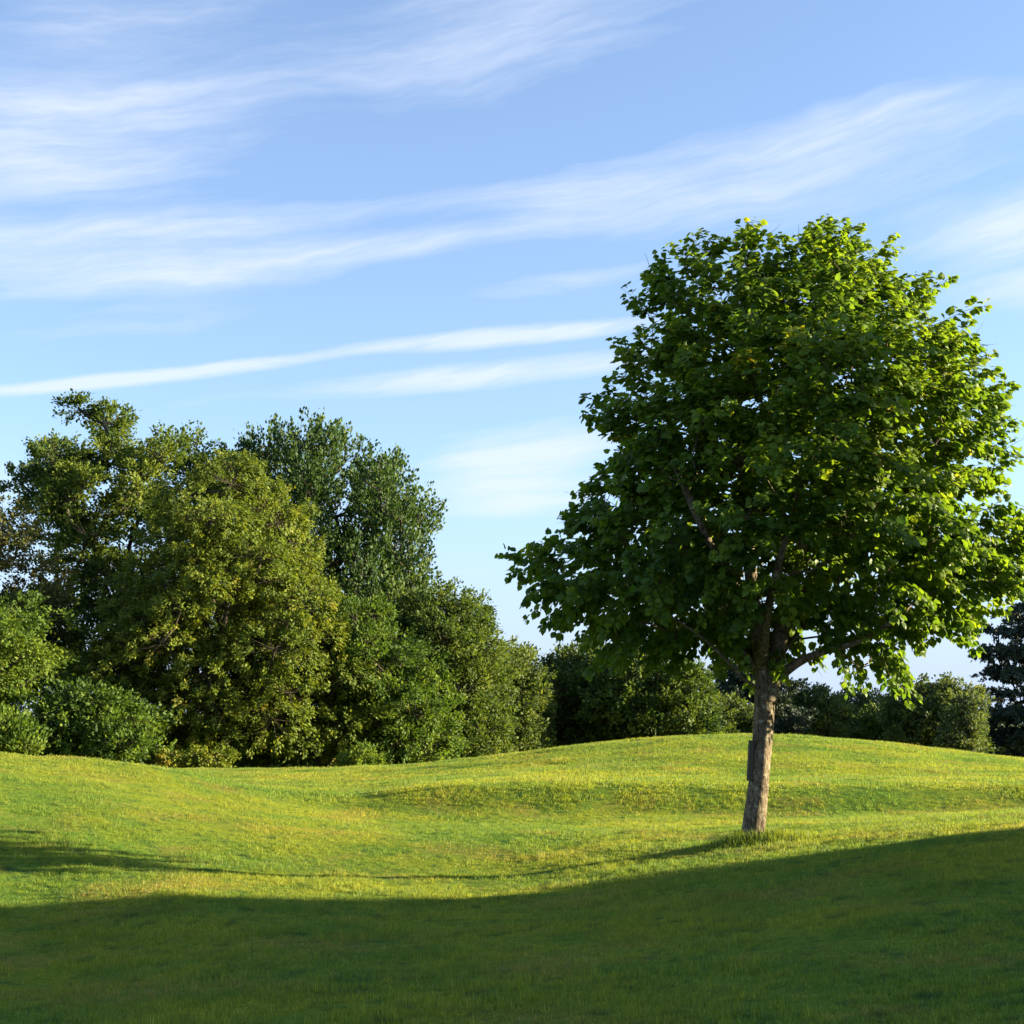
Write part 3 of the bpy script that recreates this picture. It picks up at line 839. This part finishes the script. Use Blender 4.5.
# ------------------------------------------------------------------ tall hedge outside the frame that shades the foreground
def hedge():
    rng = np.random.default_rng(21)
    X0, X1, Y0, Y1, H = 25.0, 28.5, -6.0, 17.8, 12.0
    import bmesh
    zb = 0.0
    root = empty('tall_hedge', (26.7, 8, tz(26.7, 8)))
    off = np.array([26.7, 8, tz(26.7, 8)])
    bm = bmesh.new()
    bmesh.ops.create_cube(bm, size=1.0, matrix=Matrix.Translation(((X0+X1)/2-off[0], (Y0+Y1)/2-off[1], H/2-off[2])) @ Matrix.Diagonal((X1-X0-.8, Y1-Y0-.8, H-.6, 1)))
    bmesh.ops.bevel(bm, geom=bm.edges[:], offset=.6, segments=2, affect='EDGES')
    me = bpy.data.meshes.new('branches'); bm.to_mesh(me); bm.free()  # solid core box added so no sun leaks through the hedge leaves
    link('branches', me, bark_dark, root)
    N = 60000
    f = rng.random(N); P = np.stack([rng.uniform(X0, X1, N), rng.uniform(Y0, Y1, N), rng.uniform(.2, H, N)], 1)
    s = rng.integers(0, 5, N); j = rng.normal(0, .30, N)
    P[:, 0] = np.where(s == 0, X0+.3+j, np.where(s == 1, X1-.3+j, P[:, 0]))
    P[:, 1] = np.where(s == 2, Y0+.3+j, np.where(s == 3, Y1-.3+j, P[:, 1]))
    P[:, 2] = np.where(s == 4, H-.25+j, P[:, 2])
    me = leaves_mesh('foliage', P-off, rand_dirs(rng, N), rand_dirs(rng, N), .3*(.6+.7*rng.random(N)), .4+rng.normal(0, .15, N), LEAF_QUAD)
    link('foliage', me, m_far, root)
    tag(root, 'tall clipped evergreen hedge beyond the right edge of the frame, shading the foreground lawn', 'hedge')
hedge()

# ------------------------------------------------------------------ sky with cirrus
def azel(px, row):
    x = (px-512)/F; u = (512-row)/F
    y = math.cos(PITCH)-u*math.sin(PITCH); z = math.sin(PITCH)+u*math.cos(PITCH)
    return math.atan2(x, y), math.atan2(z, math.hypot(x, y))

def build_world():
    w = bpy.data.worlds.new('World'); SC.world = w; w.use_nodes = True
    w.cycles.sampling_method = 'NONE'
    w.node_tree.nodes.clear(); nt = NT(w.node_tree)
    out = nt.new('ShaderNodeOutputWorld'); bgn = nt.new('ShaderNodeBackground')
    sky = nt.new('ShaderNodeTexSky', sky_type='NISHITA')
    sky.sun_disc = False; sky.sun_elevation = SUN_EL; sky.sun_rotation = SUN_AZ
    sky.altitude = 50; sky.air_density = 1.0; sky.dust_density = 0.6; sky.ozone_density = 2.5
    d = nt.new('ShaderNodeTexCoord').outputs['Generated']
    sp = nt.new('ShaderNodeSeparateXYZ'); nt.put(sp.inputs[0], d)
    x, y, z = sp.outputs
    az = nt.m('ARCTAN2', x, y)
    el = nt.m('ARCSINE', z)
    cmb = nt.new('ShaderNodeCombineXYZ'); nt.put(cmb.inputs[0], az); nt.put(cmb.inputs[1], el)
    ae = cmb.outputs[0]
    wn = nt.new('ShaderNodeTexNoise'); nt.put(wn.inputs['Vector'], ae)
    wn.inputs['Scale'].default_value = 7; wn.inputs['Detail'].default_value = 3
    warp = nt.vm('SCALE', nt.vm('SUBTRACT', wn.outputs['Color'], (0.5, 0.5, 0.5)), 0.035)
    aw = nt.vm('ADD', ae, warp)
    s2 = nt.new('ShaderNodeSeparateXYZ'); nt.put(s2.inputs[0], aw)
    azw, elw = s2.outputs[0], s2.outputs[1]
    def streak(slope, sx, sy, detail, rough, loc=0.0, src=aw):
        mp = nt.new('ShaderNodeMapping', vector_type='TEXTURE')
        mp.inputs['Rotation'].default_value = (0, 0, slope)
        mp.inputs['Scale'].default_value = (1/sx, 1/sy, 1)
        mp.inputs['Location'].default_value = (loc, loc*.7, loc)
        nt.put(mp.inputs[0], src)
        return nt.noise(mp.outputs[0], 1.0, detail, rough)
    fib = streak(rad(7), 3.2, 40, 6, .62)
    fib2 = streak(rad(12), 7, 75, 5, .65, 3.1)
    puff = streak(rad(8), 7, 20, 5, .6, 7.3)
    thinv = nt.vm('ADD', ae, nt.vm('SCALE', warp, 0.2))
    tex = nt.m('ADD', nt.m('MULTIPLY', fib, .45), nt.m('ADD', nt.m('MULTIPLY', fib2, .30), nt.m('MULTIPLY', puff, .25)))
    bands = [  # px0,row0, px1,row1, half width px, strength, end softness
        (-260, 165, 360, 64, 66, 1.0), (250, 75, 760, -40, 48, .7),
        (-250, 262, 470, 228, 34, .85), (380, 238, 1040, 88, 36, .5), (-200, 225, 420, 205, 16, .7), (150, 262, 640, 214, 13, .7), (-100, 335, 330, 300, 16, .45), (620, 150, 1200, 60, 20, .4), (300, 215, 720, 170, 16, .5), (520, 200, 1300, 60, 60, .35),
        (-160, 406, 420, 340, 7, 1.5), (300, 351, 720, 312, 9, 1.5), (240, 396, 740, 342, 13, 1.3),
        (420, 300, 720, 262, 12, .5), (0, 285, 420, 262, 14, .35),
        (840, 242, 1300, 180, 26, 1.1), (900, 285, 1300, 270, 30, 1.15),
        (400, 452, 680, 424, 22, 1.1), (380, 490, 640, 488, 34, 1.1), (380, 575, 560, 562, 12, .4), (-100, 500, 60, 480, 30, .8),
        (960, 420, 1300, 440, 30, .8), (60, 420, 420, 380, 20, .3), (-100, 20, 300, -20, 40, .4)]
    tot = None
    for (a, b, c, e, wpx, st) in bands:
        A = azel(a, b); B = azel(c, e)
        dx, dy = B[0]-A[0], B[1]-A[1]; L = math.hypot(dx, dy)
        mp = nt.new('ShaderNodeMapping', vector_type='TEXTURE')
        mp.inputs['Location'].default_value = ((A[0]+B[0])/2, (A[1]+B[1])/2, 0)
        mp.inputs['Rotation'].default_value = (0, 0, math.atan2(dy, dx))
        mp.inputs['Scale'].default_value = (L*.60, wpx*1.75/F, 1)
        nt.put(mp.inputs[0], thinv if wpx < 16 else aw)
        g = nt.rng(nt.vm('LENGTH', mp.outputs[0], out=1), 1.0, 0.0, 0.0, st)
        tot = g if tot is None else nt.m('ADD', tot, g)
    thin = nt.m('MULTIPLY', nt.rng(tex, .45, .75), .22)
    cov = nt.m('ADD', nt.m('MULTIPLY', tot, nt.rng(tex, .32, .66, .34, 1.05)), thin)
    # elsewhere in the sky the same kind of loose streaks
    cov = nt.m('MINIMUM', cov, .92)
    veil = nt.rng(el, .0, .55, .26, .15)
    cov = nt.m('MAXIMUM', cov, veil)
    cov = nt.m('MULTIPLY', cov, nt.rng(el, -.02, .02))
    col = nt.mix(1.0, sky.outputs[0], SKY_TINT, 'MULTIPLY')
    col = nt.mix(nt.rng(el, .0, .22, .92, .0), col, LOW_COL)
    c = nt.mix(nt.m('MULTIPLY', cov, .85), col, CLOUD_COL)
    nt.put(bgn.inputs['Color'], c)
    bgn.inputs['Strength'].default_value = SKY_STR
    nt.l.new(bgn.outputs[0], out.inputs['Surface'])
SKY_TINT = (.93, 1.0, 1.12, 1)
CLOUD_COL = (2.90, 3.16, 3.62, 1)
LOW_COL = (1.72, 2.25, 3.35, 1)
SKY_STR = 0.066
build_world()

# ------------------------------------------------------------------ sun
sl = bpy.data.lights.new('sun', 'SUN')
sl.energy = 5.0; sl.angle = rad(0.53); sl.color = (1.0, .88, .59)
so = bpy.data.objects.new('sun', sl); COL.objects.link(so)
sd = Vector((math.sin(SUN_AZ)*math.cos(SUN_EL), math.cos(SUN_AZ)*math.cos(SUN_EL), math.sin(SUN_EL)))
so.rotation_euler = sd.to_track_quat('Z', 'Y').to_euler()
so.location = (40, 20, 30)

# ------------------------------------------------------------------ camera
cd = bpy.data.cameras.new('camera'); cd.sensor_width = 36; cd.lens = 18/math.tan(math.atan(512/F))
cd.clip_end = 20000; cd.clip_start = .05
cam = bpy.data.objects.new('camera', cd); COL.objects.link(cam)
cam.location = (0, 0, CAMZ); cam.rotation_euler = (rad(90)+PITCH, 0, 0)
SC.camera = cam
SC.view_settings.view_transform = 'Standard'; SC.view_settings.look = 'None'
SC.view_settings.exposure = 2.26; SC.view_settings.gamma = 1
SC.cycles.max_bounces = 4; SC.cycles.transmission_bounces = 3; SC.cycles.diffuse_bounces = 3; SC.cycles.glossy_bounces = 1
